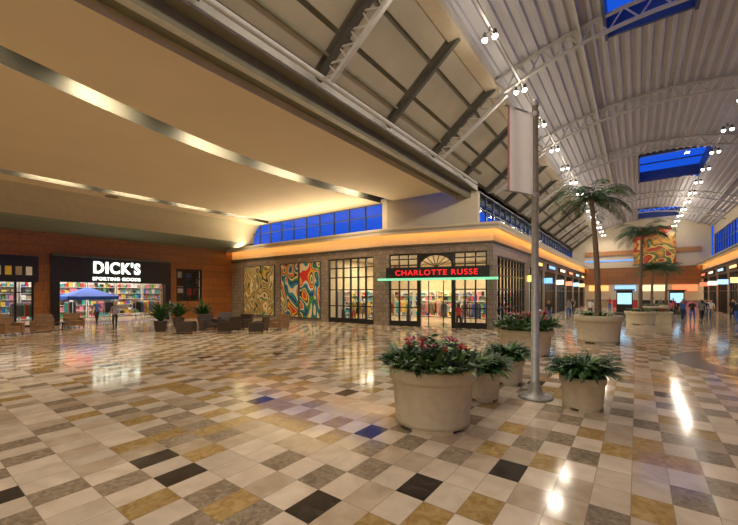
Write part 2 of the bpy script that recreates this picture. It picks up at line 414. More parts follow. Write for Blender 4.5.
east('window_6',22.9,29.9,4.55,9,(1.2,2.4,3.3,3.9),1)
poly=[(-19.4,20.72),(-13.8,20.72),(-7.3,22.35),(-7.3,30.4),(-19.4,30.4)]
M=MB('floor_shop'); M.poly([(x,y,0.012) for x,y in poly],SHOPF); M.done()
M=MB('ceiling_shop'); M.poly([(x,y,4.95) for x,y in poly],WHITEW); M.done()
WWARM=mat('shop_warm_wall',(0.65,0.53,0.35),0.7)
M=MB('wall_shop_side'); M.box(-19.5,-19.4,20.72,30.4,0,4.95,WWARM); M.done()
M=MB('wall_shop_back'); M.box(-19.4,-7.3,30.4,30.5,0,4.95,WWARM); M.done()
for k,(x,y) in enumerate(((-17,24.0),(-12,24.5),(-10,27.5),(-15.5,27.5))):
    l=bpy.data.lights.new('store_panel_light','AREA'); l.shape='RECTANGLE'; l.size=3; l.size_y=2.5; l.energy=300; l.color=(1,0.80,0.50)
    o=bpy.data.objects.new('store_panel_light',l); o.location=(x,y,4.85); scn.collection.objects.link(o)
for k in range(5): shelf_unit(-18.0+k*2.3,30.3,0,2.1,2.4,5,20+k)
for k in range(3): shelf_unit(-19.3,23+k*2.4,R90,2.1,2.4,5,30+k)
for k,(x,y) in enumerate(((-17.6,22.9),(-15.6,23.4),(-12.6,24.5),(-9.6,25.2),(-13.6,27.4),(-16.3,26.6),(-9.0,27.6),(-11.4,27.2),(-10.9,23.6),(-8.9,24.1))): rack(x,y,0.25*k,1.5,40+k)
MOS1=mosaicmat('mosaic_ochre',[(0.16,0.16,0.06),(0.5,0.34,0.08),(0.04,0.04,0.02),(0.62,0.5,0.22),(0.08,0.2,0.12),(0.5,0.26,0.06),(0.72,0.62,0.38)],0.75,3,4.5,1.2,0.6)
MCOL=[(0.78,0.62,0.32),(0.01,0.015,0.03),(0.75,0.36,0.01),(0.62,0.03,0.015),(0.74,0.66,0.45),(0.02,0.26,0.30),(0.02,0.05,0.22),(0.05,0.25,0.06)]
MOS2=mosaicmat('mosaic_bright',MCOL,0.62,9,4,1.2,0.55)
MOS3=mosaicmat('mosaic_bright2',MCOL[3:]+MCOL[:3],0.62,15,4,1.2,0.55)
for a,b,mt in ((-29.6,-25.3,MOS1),(-24.4,-22.25,MOS2),(-22.05,-19.8,MOS3)):
    M=MB('wall_mosaic'); M.box(a,b,20.33,20.395,0.25,4.6,mt)
    for (u,w) in ((a-0.08,a),(b,b+0.08)): M.box(u,w,20.3,20.395,0.17,4.68,DARKG)
    M.box(a,b,20.3,20.395,4.6,4.68,DARKG); M.box(a,b,20.3,20.395,0.17,0.25,DARKG); M.done()

# ------------------------------------------------------------------ ledge with warm cove light
def ledge(name,pts,z,dep,side=1):
    M=MB(name)
    off=[]
    for i,p in enumerate(pts):
        dirs=[]
        if i>0: dirs.append(Vector((pts[i][0]-pts[i-1][0],pts[i][1]-pts[i-1][1])).normalized())
        if i<len(pts)-1: dirs.append(Vector((pts[i+1][0]-pts[i][0],pts[i+1][1]-pts[i][1])).normalized())
        nn=Vector((0,0))
        for d in dirs: nn+=Vector((d.y,-d.x))*side
        nn.normalize(); off.append(nn)
    def o(i,d): return (pts[i][0]+off[i].x*d, pts[i][1]+off[i].y*d)
    for i in range(len(pts)-1):
        def seg(d0,d1,z0,z1,mt):
            a,b,c_,d_=o(i,d0),o(i+1,d0),o(i+1,d1),o(i,d1)
            M.hexa([(*a,z0),(*b,z0),(*c_,z0),(*d_,z0),(*a,z1),(*b,z1),(*c_,z1),(*d_,z1)],mt)
        seg(0.0,dep,z,z+0.12,TAN2)
        seg(dep-0.06,dep,z-0.16,z+0.26,TAN2)
        seg(dep-0.10,dep-0.065,z-0.10,z-0.04,STRIP)
        seg(0.0,0.14,z-0.92,z-0.82,DARKG)
    M.done()
ledge('trim_1',[(XW,20.4),P1,P2,(XE,YEND)],FH,0.6)
ledge('trim_2',[(7.5,YEND),(7.5,-14)],FH,0.6)

# ------------------------------------------------------------------ clerestory
def clere(name,p,q_,z0,z1,ztop,step=1.25,mt=TAN2):
    L=math.hypot(q_[0]-p[0],q_[1]-p[1]); a=math.atan2(q_[1]-p[1],q_[0]-p[0])
    wall('wall_'+name,p,q_,FH+0.13,ztop,mt,[(0.4,L-0.4,z0,z1)],0.25)
    glazing('window_'+name,p,a,0.4,L-0.4,z0,z1,max(1,int(L/step)),(z0+(z1-z0)*0.55,),fr=0.08,mt=BLUEF,glass=SKYG)
C1=(-13.9,20.9); C2=(-8.7,24.2)
clere('clerestory_north',(XW,20.9),C1,6.62,8.52,8.75,1.6)
wall('wall_clerestory_corner',C1,C2,FH+0.13,9.4,TAN2)
clere('clerestory_west',C2,(-8.7,YEND),6.7,9.2,9.5,1.6)
M=MB('ledge_roof'); M.poly([(XW,20.4,6.32),(-13.8,20.4,6.32),(-7,22.1,6.32),(-7,YEND,6.32),(-8.8,YEND,6.32),(-8.8,24.3,6.32),(-13.9,21.0,6.32),(XW,21.0,6.32)],OLIVE); M.done()

# ------------------------------------------------------------------ court ceiling
CZ=8.6; YC=21.2
ctrl=[(-14,-11.0),(-6,-12.0),(-1,-12.9),(1.85,-13.6),(4.5,-14.3),(7.7,-15.0),(11.3,-15.25),(15,-15.0),(17.9,-14.5),(21.2,-13.9)]
def b1(y):
    for (ya,xa),(yb,xb) in zip(ctrl,ctrl[1:]):
        if y<=yb+1e-6:
            t=(y-ya)/(yb-ya); return xa+(xb-xa)*t
    return ctrl[-1][1]
def b1s(y): return sum(b1(max(-14,min(21.2,y+d))) for d in (-2,-1,0,1,2))/5
M=MB('ceiling_court')
ys=[-14+(YC+14)*k/44 for k in range(45)]
w1=0.40; SD=0.9
for ya,yb in zip(ys,ys[1:]):
    a,b=b1s(ya),b1s(yb)
    def strip(xa0,xa1,xb0,xb1,z0,z1,mt):
        M.poly([(xa0,ya,z0),(xa1,ya,z1),(xb1,yb,z1),(xb0,yb,z0)],mt)
    strip(a+w1,-9.9,b+w1,-9.9,CZ,CZ,TAN)
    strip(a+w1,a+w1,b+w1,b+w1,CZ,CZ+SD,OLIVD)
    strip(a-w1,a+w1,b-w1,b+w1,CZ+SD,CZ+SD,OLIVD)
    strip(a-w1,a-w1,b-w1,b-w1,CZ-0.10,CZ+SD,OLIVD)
    strip(a-w1-0.12,a-w1,b-w1-0.12,b-w1,CZ-0.10,CZ-0.10,TAN2)
    strip(a-w1-0.12,a-w1-0.12,b-w1-0.12,b-w1-0.12,CZ-0.10,CZ,TAN2)
    strip(-26.3,a-w1-0.12,-26.3,b-w1-0.12,CZ,CZ,TAN)
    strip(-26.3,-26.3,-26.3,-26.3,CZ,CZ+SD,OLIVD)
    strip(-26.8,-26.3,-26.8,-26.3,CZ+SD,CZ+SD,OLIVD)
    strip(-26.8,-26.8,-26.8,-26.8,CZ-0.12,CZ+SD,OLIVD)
    strip(-28.2,-26.8,-28.2,-26.8,CZ-0.12,CZ-0.12,TAN)
    px_,pz_=-28.2,CZ-0.12
    for k in range(1,7):
        t=k/6*math.pi/2; nx_=-28.2-1.1*math.sin(t); nz_=6.85+(CZ-0.12-6.85)*math.cos(t)
        strip(px_,nx_,px_,nx_,pz_,nz_,BULK); px_,pz_=nx_,nz_
    strip(px_,px_-0.3,px_,px_-0.3,6.85,6.7,SOFF)
    strip(XW,px_-0.3,XW,px_-0.3,6.25,6.7,SOFF)
M.box(XW,-9.9,-14,YC,CZ+1.0,CZ+1.1,TAN)
M.done()
M=MB('wall_west_upper'); M.box(XW-0.3,XW,-14,YC,6.4,CZ+1.1,TAN); M.done()
M=MB('ceiling_speaker')
M.lathe((-27.5,9.0,CZ-0.17),[(0.001,0),(0.35,0),(0.4,0.05)],OLIVE,24); M.done((-27.5,9.0,CZ-0.15))
# ------------------------------------------------------------------ beams, sloped panels, vault
def zr(x): return 13.5-0.031*(x-1.1)**2
YS,YN=-14.0,YEND
M=MB('ceiling_edge_beam')
prof=[(-9.9,CZ),(-9.9,CZ+0.28),(-9.35,CZ+0.28),(-9.35,CZ+0.12),(-9.1,CZ+0.12),(-9.1,CZ+0.55),(-8.7,CZ+0.55),(-8.7,9.5)]
pm=[TAN2,OLIVE,OLIVE,STEEL,OLIVE,OLIVE,STEEL]
for k,((xa,za),(xb,zb)) in enumerate(zip(prof,prof[1:])):
    M.poly([(xa,YS,za),(xb,YS,zb),(xb,YN,zb),(xa,YN,za)],pm[k])
M.tube([(-8.35,YS,9.3),(-8.35,23,9.3)],0.09,STEEL,8)
M.tube([(-8.05,YS,9.9),(-8.05,23,9.9)],0.06,OLIVE,8)
M.done()
SA=Vector((-8.7,0,9.5)); SB=Vector((-5.4,0,12.15))
RS=4.2; RY=[8.7+RS*k for k in range(-5,15) if YS<8.7+RS*k<YN]
M=MB('ceiling_sloped_panels')
edges=[YS]+RY+[YN]
for y,y2 in zip(edges,edges[1:]):
    M.poly([(SA.x,y,SA.z),(SB.x,y,SB.z),(SB.x,y2,SB.z),(SA.x,y2,SA.z)],OLIVE)
    nrm=Vector((SB.z-SA.z,0,-(SB.x-SA.x))).normalized()*0.08
    for k in range(3):
        t0=0.05+k*0.315; t1=t0+0.275
        A=SA.lerp(SB,t0)+nrm; B=SA.lerp(SB,t1)+nrm
        P_=[(A.x,y+0.22),(B.x,y+0.22),(B.x,y2-0.22),(A.x,y2-0.22)]; Z_=[A.z,B.z,B.z,A.z]
        M.hexa([(p[0],p[1],z) for p,z in zip(P_,Z_)]+[(p[0]-nrm.x*0.7,p[1],z-nrm.z*0.7) for p,z in zip(P_,Z_)],PANEL)
M.done()
def bar(M,a,b,w,h,mt):
    a,b=Vector(a),Vector(b); t=(b-a).normalized()
    u=(Vector((0,1,0)) if abs(t.y)<0.9 else Vector((1,0,0)))*(w/2); v=t.cross(u).normalized()*(h/2)
    M.hexa([a-u-v,a+u-v,a+u+v,a-u+v,b-u-v,b+u-v,b+u+v,b-u+v],mt)
for k_,y in enumerate(RY):
    M=MB('roof_rafter')
    A0=Vector((SA.x+0.15,y,SA.z-0.2)); A1=Vector((SB.x+0.1,y,SB.z-0.3)); B0=Vector((SA.x+0.75,y,SA.z-0.45)); B1=Vector((SB.x+0.6,y,SB.z-0.85))
    bar(M,A0,A1,0.16,0.22,DARKG)
    if abs((y-8.7)/RS)%2<0.01:
        bar(M,B0,B1,0.14,0.14,STEEL)
        for k in range(7):
            t=k/7
            bar(M,A0.lerp(A1,t),B0.lerp(B1,t+1/14),0.05,0.05,STEEL); bar(M,B0.lerp(B1,t+1/14),A0.lerp(A1,t+1/7),0.05,0.05,STEEL)
    M.done()
M=MB('roof_girder'); M.box(-5.65,-5.3,YS,YN,11.75,12.15,TAN2); M.box(-5.75,-5.2,YS,YN,11.70,11.76,TAN2); M.done()
M=MB('ceiling_vault')
sky=[(12.0,18.6),(36.8,45.0),(60.0,67.0)]
SXS=[(-1.0,1.8),(0.2,4.6),(0.2,4.6)]
yb=[YS]+[v for s in sky for v in s]+[YN]
prof=[]; x=-5.4
while x<8.7:
    prof += [(x,0),(x+0.2,0),(x+0.24,-0.11),(x+0.36,-0.11)]; x+=0.4
prof.append((x,0))
for k in range(len(yb)-1):
    ya,yc=yb[k],yb[k+1]; hole=(k%2==1)
    for (xa,za),(xb,zb) in zip(prof,prof[1:]):
        if hole and xa>=SXS[k//2][0]-0.001 and xb<=SXS[k//2][1]+0.001: continue
        M.poly([(xa,ya,zr(xa)+za),(xb,ya,zr(xb)+zb),(xb,yc,zr(xb)+zb),(xa,yc,zr(xa)+za)],DECK)
M.done()
for k,(a,b) in enumerate(sky):
    M=MB('skylight'); s0,s1=SXS[k]
    z0=13.1; z1=14.2
    M.box(s0-0.1,s0,a-0.1,b+0.1,z0,z1,BLUEF); M.box(s1,s1+0.12,a-0.1,b+0.1,z0,z1,BLUEF)
    M.box(s0,s1,a-0.12,a,z0+0.1,z1,BLUEF); M.box(s0,s1,b,b+0.12,z0+0.1,z1,BLUEF)
    M.poly([(s0,a,z1),(s1,a,z1),(s1,b,z1),(s0,b,z1)],SKYG)
    for s in range(1,3): M.box(s0,s1,a+(b-a)*s/3-0.05,a+(b-a)*s/3+0.05,z1-0.1,z1,BLUEF)
    M.done()
lamps=[]
for y in RY:
    for x in (-4.2,4.3):
        if x<0 or y>24 or y<-3: lamps.append((x,y,zr(x)-1.0))
    if abs((y-8.7)/RS)%2>0.01: continue
    M=MB('roof_truss'); n=14
    X=[-5.3+(13.7)*k/n for k in range(n+1)]
    top=[(x,y,zr(x)-0.18) for x in X]; bot=[(x,y,zr(x)-0.95+0.15*math.sin(math.pi*(i/n))) for i,x in enumerate(X)]
    for k in range(n):
        bar(M,top[k],top[k+1],0.16,0.09,STEEL); bar(M,bot[k],bot[k+1],0.16,0.09,STEEL)
        mp=((bot[k][0]+bot[k+1][0])/2,y,(bot[k][2]+bot[k+1][2])/2)
        bar(M,top[k],mp,0.05,0.05,STEEL); bar(M,mp,top[k+1],0.05,0.05,STEEL)
    M.done()
M=MB('roof_purlins')
for x in (-4.2,4.3): M.box(x-0.04,x+0.04,YS,YN,zr(x)-0.98,zr(x)-0.90,STEEL)
for x in (-1.9,7.0): M.box(x-0.05,x+0.05,YS,YN,zr(x)-0.3,zr(x)-0.12,STEEL)
M.done()
def disk(x,y,z,e,size,col,name='recessed_downlight',spread=math.pi):
    l=bpy.data.lights.new(name,'AREA'); l.shape='DISK'; l.size=size; l.energy=e; l.color=col; l.spread=spread
    o=bpy.data.objects.new(name,l); o.location=(x,y,z); scn.collection.objects.link(o)
def fixture(x,y,z,e,col=(1,0.87,0.70)):
    M=MB('spotlight_fixture')
    M.tube([(x,y,z+0.05),(x,y,z-0.15)],0.03,DARKG,6)
    for d in (-0.18,0.18):
        M.tube([(x,y,z-0.12),(x+d,y,z-0.2)],0.02,DARKG,6)
        M.tube([(x+d,y,z-0.12),(x+d,y,z-0.34)],[0.05,0.1],DARKG,12,cap=False)
        M.ball((x+d,y,z-0.37),0.10,BULB,10)
    M.done((x,y,z))
    if x<0:
        l=bpy.data.lights.new('spotlight_lamp','POINT'); l.energy=e*0.4; l.shadow_soft_size=0.25; l.color=col
        o=bpy.data.objects.new('spotlight_lamp',l); o.location=(x,y,z-0.6); scn.collection.objects.link(o)
        disk(x,y,z-0.62,e*0.85,0.9,col,'spotlight_glow_disc')
    elif y>48 or y<-3:
        l=bpy.data.lights.new('spotlight_lamp','POINT'); l.energy=e*0.8; l.shadow_soft_size=0.3; l.color=col
        o=bpy.data.objects.new('spotlight_lamp',l); o.location=(x,y,z-0.7); scn.collection.objects.link(o)
for (x,y,z) in lamps: fixture(x,y,z,165)
def area(name,loc,rot,sx,sy,e,col):
    l=bpy.data.lights.new(name,'AREA'); l.shape='RECTANGLE'; l.size=sx; l.size_y=sy; l.energy=e; l.color=col
    o=bpy.data.objects.new(name,l); o.location=loc; o.rotation_euler=rot; scn.collection.objects.link(o)
# slot luminaires: mounted on the near side wall of each slot, throwing light down and away
for y in (-11,-7,-3,1,5,9,13,17.5): area('slot_light',(b1s(y)+w1-0.06,y,CZ+0.35),(0,math.radians(36),0),0.3,2.4,350,(1,0.83,0.60))
for y in (-10,-6,-2,2,6,10,14,18): area('slot_light',(-26.36,y,CZ+0.35),(0,math.radians(34),0),0.3,2.4,230,(1,0.81,0.58))
area('ceiling_fill_uplight',(-22.5,20.15,6.42),(math.pi+0.7,0,0),16,0.25,640,(1,0.80,0.52))  # added fill lamp, hidden above the ledge, to brighten the court ceiling

# ------------------------------------------------------------------ end walls / east side
M=MB('wall_far'); M.box(-8.7,8.5,YEND,YEND+0.3,0,14,TAN2); M.done()
M=MB('trim_3'); M.box(-6.9,7.4,YEND-0.25,YEND-0.01,8.2,8.9,mat('orange_fascia',(0.42,0.2,0.07),0.6))
M.box(-6.9,1.5,YEND-0.1,YEND-0.01,7.3,7.42,emis('blue_neon2',(0.05,0.3,1.0),1.5)); M.box(-6.9,7.4,YEND-0.2,YEND-0.01,3.6,6.2,WOOD); M.done()
M=MB('wall_poster'); PST=mosaicmat('poster_print',[(0.5,0.06,0.01),(0.65,0.36,0.03),(0.5,0.2,0.02),(0.08,0.14,0.04),(0.72,0.5,0.1),(0.38,0.03,0.01)],0.5,5,3)
M.box(-0.4,4.6,YEND-0.5,YEND-0.4,6.6,12.0,PST); M.box(-0.55,4.75,YEND-0.52,YEND-0.3,12.0,12.15,DARKG); M.box(-0.55,4.75,YEND-0.52,YEND-0.3,6.45,6.6,DARKG); M.done()
M=MB('food_court_counter')
for k in range(4):
    x=-6.5+k*3.5
    M.box(x,x+3.1,YEND-3,YEND-2.3,0,1.1,PAL[(k*3+7)%10]); M.box(x,x+3.1,YEND-3.05,YEND-2.2,1.1,1.16,GRANITE)
    M.box(x+0.2,x+2.9,YEND-1.0,YEND-0.9,2.5,3.4,emis('menu_board_%d'%k,[(1,0.5,0.15),(0.3,0.6,1),(1,0.85,0.5),(1,0.25,0.1)][k],1.0))
M.done()
eshops=[]
y=-12.0
while y<66: eshops.append((y,y+5.4)); y+=6.4
wall('wall_shopfronts_east',(7.5,YEND),(7.5,-14),0,FH,STONE,[(YEND-b,YEND-a,0,4.3) for a,b in eshops if a>28],0.3,BAND)
clere('clerestory_east',(8.7,YEND),(8.7,-14),7.2,10.4,12.2,1.6)
M=MB('ledge_roof'); M.poly([(7.5,-14,6.32),(8.8,-14,6.32),(8.8,YEND,6.32),(7.5,YEND,6.32)],OLIVE); M.done()
M=MB('wall_south'); M.box(XW-0.3,9,-14.3,-14,0,14,TAN2); M.done()
cols=[(1,0.9,0.6),(1,0.8,0.5),(0.6,0.85,1),(1,0.75,0.4),(1,0.95,0.85),(1,0.6,0.35)]
for k,(a,b,h) in enumerate(shops[1:]):
    east('window_%d'%(7+k),a,b,h,5,(2.4,3.2))
    shop_interior(-12.0,-7.32,a-0.2,b+0.2,4.7,[WHITEW,PAL[7],TAN2][k%3],280,'E',cols[k%6])
    for j in range(2): shelf_unit(-11.9,a+1.4+j*2.5,R90,2.1,2.6,5,60+k*3+j)
    rack(-9.5,a+1.5,1.2,1.6,80+k); rack(-9.2,a+3.8,0.8,1.6,90+k)
    M=MB('shop_sign'); em=emis('shop_sign_light_%d'%k,[(1,0.75,0.2),(0.2,0.5,1),(1,0.9,0.7),(1,0.3,0.15),(0.4,0.8,1),(1,0.7,0.3)][k%6],1.3)
    M.box(-6.99,-6.85,a+0.8,b-0.8,4.45,5.0,BLK); M.box(-6.85,-6.82,a+1.2,b-1.2,4.6,4.85,em); M.done()
    M=MB('blade_sign'); M.box(-6.99,-6.3,a-0.55,a-0.45,3.1,3.6,em); M.box(-6.99,-6.25,a-0.58,a-0.42,3.6,3.68,BLK); M.done()
for k,(a,b) in enumerate([e for e in eshops if e[0]>28]):
    glazing('window_%d'%(20+k),(7.5,YEND),-R90,YEND-b,YEND-a,0,4.3,5,(2.4,3.2))
    shop_interior(7.82,12.5,a-0.2,min(b+0.2,YEND),4.7,[TAN2,WHITEW,PAL[7]][k%3],280,'W',cols[(k+2)%6])
    for j in range(2): shelf_unit(12.4,a+1.4+j*2.5,-R90,2.1,2.6,5,160+k*3+j)
    rack(10.2,a+1.5,1.2,1.6,180+k); rack(9.8,a+3.8,0.8,1.6,190+k)
    M=MB('shop_sign'); em=emis('shop_sign_east_%d'%k,[(1,0.9,0.7),(1,0.2,0.1),(1,0.75,0.3),(0.4,0.7,1)][k%4],1.3)
    M.box(7.35,7.49,a+0.8,b-0.8,4.45,5.0,BLK); M.box(7.32,7.35,a+1.2,b-1.2,4.6,4.85,em); M.done()
    M=MB('blade_sign'); M.box(6.7,7.49,a-0.56,a-0.44,3.1,3.6,em); M.box(6.65,7.49,a-0.58,a-0.42,3.6,3.68,BLK); M.done()

# ------------------------------------------------------------------ plants
def path_arc(base,az,L,e0,droop,segs):
    p=Vector(base); out=[p.copy()]; dirs=[]
    for k in range(segs):
        e=e0-droop*(k/segs)**1.2; d=Vector((math.cos(az)*math.cos(e),math.sin(az)*math.cos(e),math.sin(e)))
        p=p+d*(L/segs); out.append(p.copy()); dirs.append(d)
    dirs.append(dirs[-1]); return out,dirs
def blade(M,base,az,L,W,e0,droop,mt,segs=6):
    pts,d=path_arc(base,az,L,e0,droop,segs); side=Vector((-math.sin(az),math.cos(az),0))
    k=M.m(mt); b=len(M.v)
    for i,p in enumerate(pts):
        t=i/segs; w=W*0.5*math.sin(math.pi*min(1,(t*0.85+0.15)))**0.8 if t<1 else 0.001
        M.v += [tuple(p-side*w+Vector((0,0,w*0.35))),tuple(p),tuple(p+side*w+Vector((0,0,w*0.35)))]
    for i in range(segs):
        a=b+i*3
        M.f += [(a,a+1,a+4,a+3),(a+1,a+2,a+5,a+4)]; M.mi += [k,k]; M.sm += [True,True]
def frond(M,base,az,L,e0,droop,lL,lW,mt,n=14,sag=0.35,rr=0.006):
    pts,d=path_arc(base,az,L,e0,droop,n); side=Vector((-math.sin(az),math.cos(az),0))
    M.tube(pts,[rr*(1-0.7*i/n) for i in range(n+1)],mt,4,False)
    k=M.m(mt)
    for i in range(1,n+1):
        t=i/n; ll=lL*(math.sin(math.pi*min(1,0.12+0.85*t))**0.7)
        for sgn in (-1,1):
            p=pts[i]; dr=(side*sgn+d[i]*0.55+Vector((0,0,-sag*random.uniform(0.6,1.4)))).normalized()
            tip=p+dr*ll; mid_=p+dr*ll*0.45+Vector((0,0,0.03*ll)); w=d[i].normalized()*lW*0.5
            b=len(M.v); M.v += [tuple(p),tuple(mid_-w),tuple(tip),tuple(mid_+w)]
            M.f.append((b,b+1,b+2,b+3)); M.mi.append(k); M.sm.append(False)
def planter(M,x,y,r,h,mt=CONC):
    M.lathe((x,y),[(r*0.84,0.04),(r*0.86,0.045),(r*0.865,h*0.12),(r*0.855,h*0.13),(r*0.92,h*0.76),(r*0.93,h*0.78),(r*0.98,h*0.80),(r,h*0.83),(r*1.0,h*0.97),(r*0.98,h),(r*0.88,h),(r*0.86,h*0.97),(r*0.86,h*0.9),(0.001,h*0.9)],mt,56)
    M.lathe((x,y),[(r*0.86,h*0.92),(0.001,h*0.93)],SOIL,40)
    for k in range(4):
        a=2*math.pi*(k+0.3)/4
        for j in range(-3,4):
            aj=a+j*0.15; M.obox((x+math.cos(aj)*r*0.84,y+math.sin(aj)*r*0.84),aj,-0.08,0.02*r,-r*0.075,r*0.075,0,0.06,mt)
def fern_planter(name,x,y,r,h,fr,n=60,mats=(LEAF,LEAF2,LEAF2)):
    M=MB(name); planter(M,x,y,r,h)
    for k in range(n):
        az=random.uniform(0,2*math.pi); rr=random.uniform(0,0.6)*r
        frond(M,(x+math.cos(az)*rr,y+math.sin(az)*rr,h*0.92),az,fr*random.uniform(0.75,1.1),random.uniform(0.7,1.5),random.uniform(1.2,2.0),0.12,0.045,random.choice(mats),12)
    for k in range(n*2):
        az=random.uniform(0,2*math.pi); rr=random.uniform(0.1,0.8)*r
        blade(M,(x+math.cos(az)*rr,y+math.sin(az)*rr,h*0.92),az,fr*random.uniform(0.55,1.0),0.075,random.uniform(0.6,1.4),random.uniform(1.0,2.0),random.choice(mats))
    M.done((x,y,0))
def flower_planter(name,x,y,r,h,n=330,sc=1.0):
    M=MB(name); planter(M,x,y,r,h)
    for k in range(n):
        az=random.uniform(0,2*math.pi); rr=math.sqrt(random.random())*r*0.92
        bx,by=x+math.cos(az)*rr,y+math.sin(az)*rr
        mt=random.choice([LEAF,LEAF,LEAF2,LEAF3,LEAF3,LEAFB])
        a2=az+random.uniform(-0.9,0.9); L=random.uniform(0.30,0.56)*sc
        blade(M,(bx,by,h*0.94),a2,L,random.uniform(0.05,0.11)*sc,random.uniform(0.5,1.45),random.uniform(0.4,1.4),mt)
    for k in range(210):
        az=random.uniform(0,2*math.pi); rr=math.sqrt(random.random())*r*1.2
        bx,by=x+math.cos(az)*rr,y+math.sin(az)*rr; z=h+random.uniform(0.05,0.40)*sc*(1.3-rr/r)+0.05
        for j in range(5): blade(M,(bx,by,z),j*1.25+az,random.uniform(0.08,0.15)*sc,0.06*sc,random.uniform(0.1,0.9),0.5,random.choice([LEAF,LEAF3,LEAFB,LEAF3]),3)
    for k in range(24):
        az=random.uniform(0,2*math.pi); rr=math.sqrt(random.random())*r*0.85
        bx,by=x+math.cos(az)*rr,y+math.sin(az)*rr; z=h+random.uniform(0.30,0.46)*sc
        M.tube([(bx,by,h*0.9),(bx,by,z)],0.008,LEAF,4)
        mt=REDF if random.random()<0.6 else PINKF
        for j in range(9): blade(M,(bx,by,z-0.04),j*0.7+az,random.uniform(0.08,0.14)*sc,0.035*sc,random.uniform(0.6,1.4),0.6,mt,4)
    for k in range(46):
        az=random.uniform(0,2*math.pi)
        frond(M,(x+math.cos(az)*r*0.85,y+math.sin(az)*r*0.85,h*0.98),az+random.uniform(-.5,.5),random.uniform(0.25,0.42)*sc,0.9,1.4,0.07,0.04,random.choice([LEAF,LEAF3,LEAF2]),8)
    M.done((x,y,0))
flower_planter('flower_planter',-2.82,5.63,0.73,0.97)
fern_planter('fern_planter',-2.60,7.50,0.38,0.60,0.60,75)
fern_planter('fern_planter',-2.55,9.2,0.38,0.60,0.60,75)
fern_planter('fern_planter',-0.84,8.03,0.40,0.62,0.66,85)
flower_planter('flower_planter',-3.28,14.0,0.95,0.9,260,1.3)

def palm(x,y,r,h,H,fl,lean=0.1,nf=26,planter_on=True):
    M=MB('palm_tree')
    if planter_on: planter(M,x,y,r,h)
    pts=[];rad=[]
    for k in range(15):
        t=k/14; pts.append((x+lean*t*t,y+lean*0.5*t*t,h*0.9+(H-h*0.9)*t)); rad.append(0.13-0.05*t+(0.012 if k%2 else 0))
    M.tube(pts,rad,BARK,10)
    for k in range(9):
        a=k*0.7; M.tube([(x+lean,y+lean*.5,H-0.35),(x+lean+0.12*math.cos(a),y+lean*.5+0.12*math.sin(a),H+0.05)],[0.05,0.03],BARK,5)
    for k in range(nf):
        az=2*math.pi*k/nf*2.62+random.uniform(-.15,.15); e=random.uniform(0.1,1.3)
        frond(M,(x+lean,y+lean*.5,H),az,fl*random.uniform(0.85,1.1),e,1.5+e*0.5,0.5,0.05,random.choice([LEAF,LEAF2,LEAF2]),22,0.6,0.02)
    if planter_on:
        for k in range(50):
            az=random.uniform(0,6.28); blade(M,(x+math.cos(az)*r*.5,y+math.sin(az)*r*.5,h*.92),az,0.6,0.1,1.0,1.6,random.choice([LEAF,LEAF3]))
    M.done((x,y,0))
palm(-1.4,19.2,0.95,1.2,6.4,2.0,-0.25)
palm(0.2,32.1,0.95,0.9,6.3,2.1)
palm(1.2,46.0,0.9,0.9,4.6,1.8)
palm(2.6,52.0,0.9,0.9,4.8,1.8)
for (x,y) in ((-24.3,11.7),(-23.2,12.8),(-22.0,9.6)):
    M=MB('potted_plant'); M.lathe((x,y),[(0.26,0),(0.28,0.02),(0.36,0.55),(0.36,0.6),(0.3,0.6),(0.3,0.5),(0.001,0.5)],LEATHD,28)
    for k in range(90):
        az=random.uniform(0,6.28); blade(M,(x,y,0.5),az,random.uniform(0.7,1.5),0.14,random.uniform(0.8,1.5),random.uniform(0.5,1.4),LEAF2)
    M.done((x,y,0))

# ------------------------------------------------------------------ lamp post with banner
px,py=-1.72,8.2
M=MB('banner_pole')
M.lathe((px,py),[(0.001,0),(0.34,0),(0.34,0.04),(0.30,0.06),(0.17,0.09),(0.14,0.16),(0.11,0.26),(0.085,0.34)],GALV,32)
for k in range(6):
    a=k*math.pi/3; M.lathe((px+0.25*math.cos(a),py+0.25*math.sin(a),0.05),[(0.03,0),(0.03,0.035),(0.001,0.04)],GALV,6)
M.tube([(px,py,0.3),(px,py,6.15)],[0.083,0.06],GALV,24)
M.lathe((px,py),[(0.07,6.12),(0.07,6.2),(0.04,6.26),(0.001,6.28)],GALV,20)
bd=Vector((-0.45,-0.9,0)).normalized()
BAN=clothmat('banner_cloth',(0.93,0.93,0.95))
BANR=clothmat('banner_red',(0.5,0.22,0.22))
for z in (4.25,5.95):
    M.tube([(px,py,z),(px+bd.x*0.86,py+bd.y*0.86,z)],0.018,GALV,8)
    M.lathe((px,py,z-0.05),[(0.085,0),(0.085,0.1)],GALV,16)
    M.ball((px+bd.x*0.87,py+bd.y*0.87,z),0.03,GALV)
for k in range(16):
    u0,u1=0.1+0.72*k/16,0.1+0.72*(k+1)/16
    def bp(u,z):
        wv=0.03*math.sin(u*11); return (px+bd.x*u-bd.y*wv,py+bd.y*u+bd.x*wv,z)
    M.poly([bp(u0,4.25),bp(u1,4.25),bp(u1,5.95),bp(u0,5.95)],BANR if k==15 else BAN,True)
M.done((px,py,0))

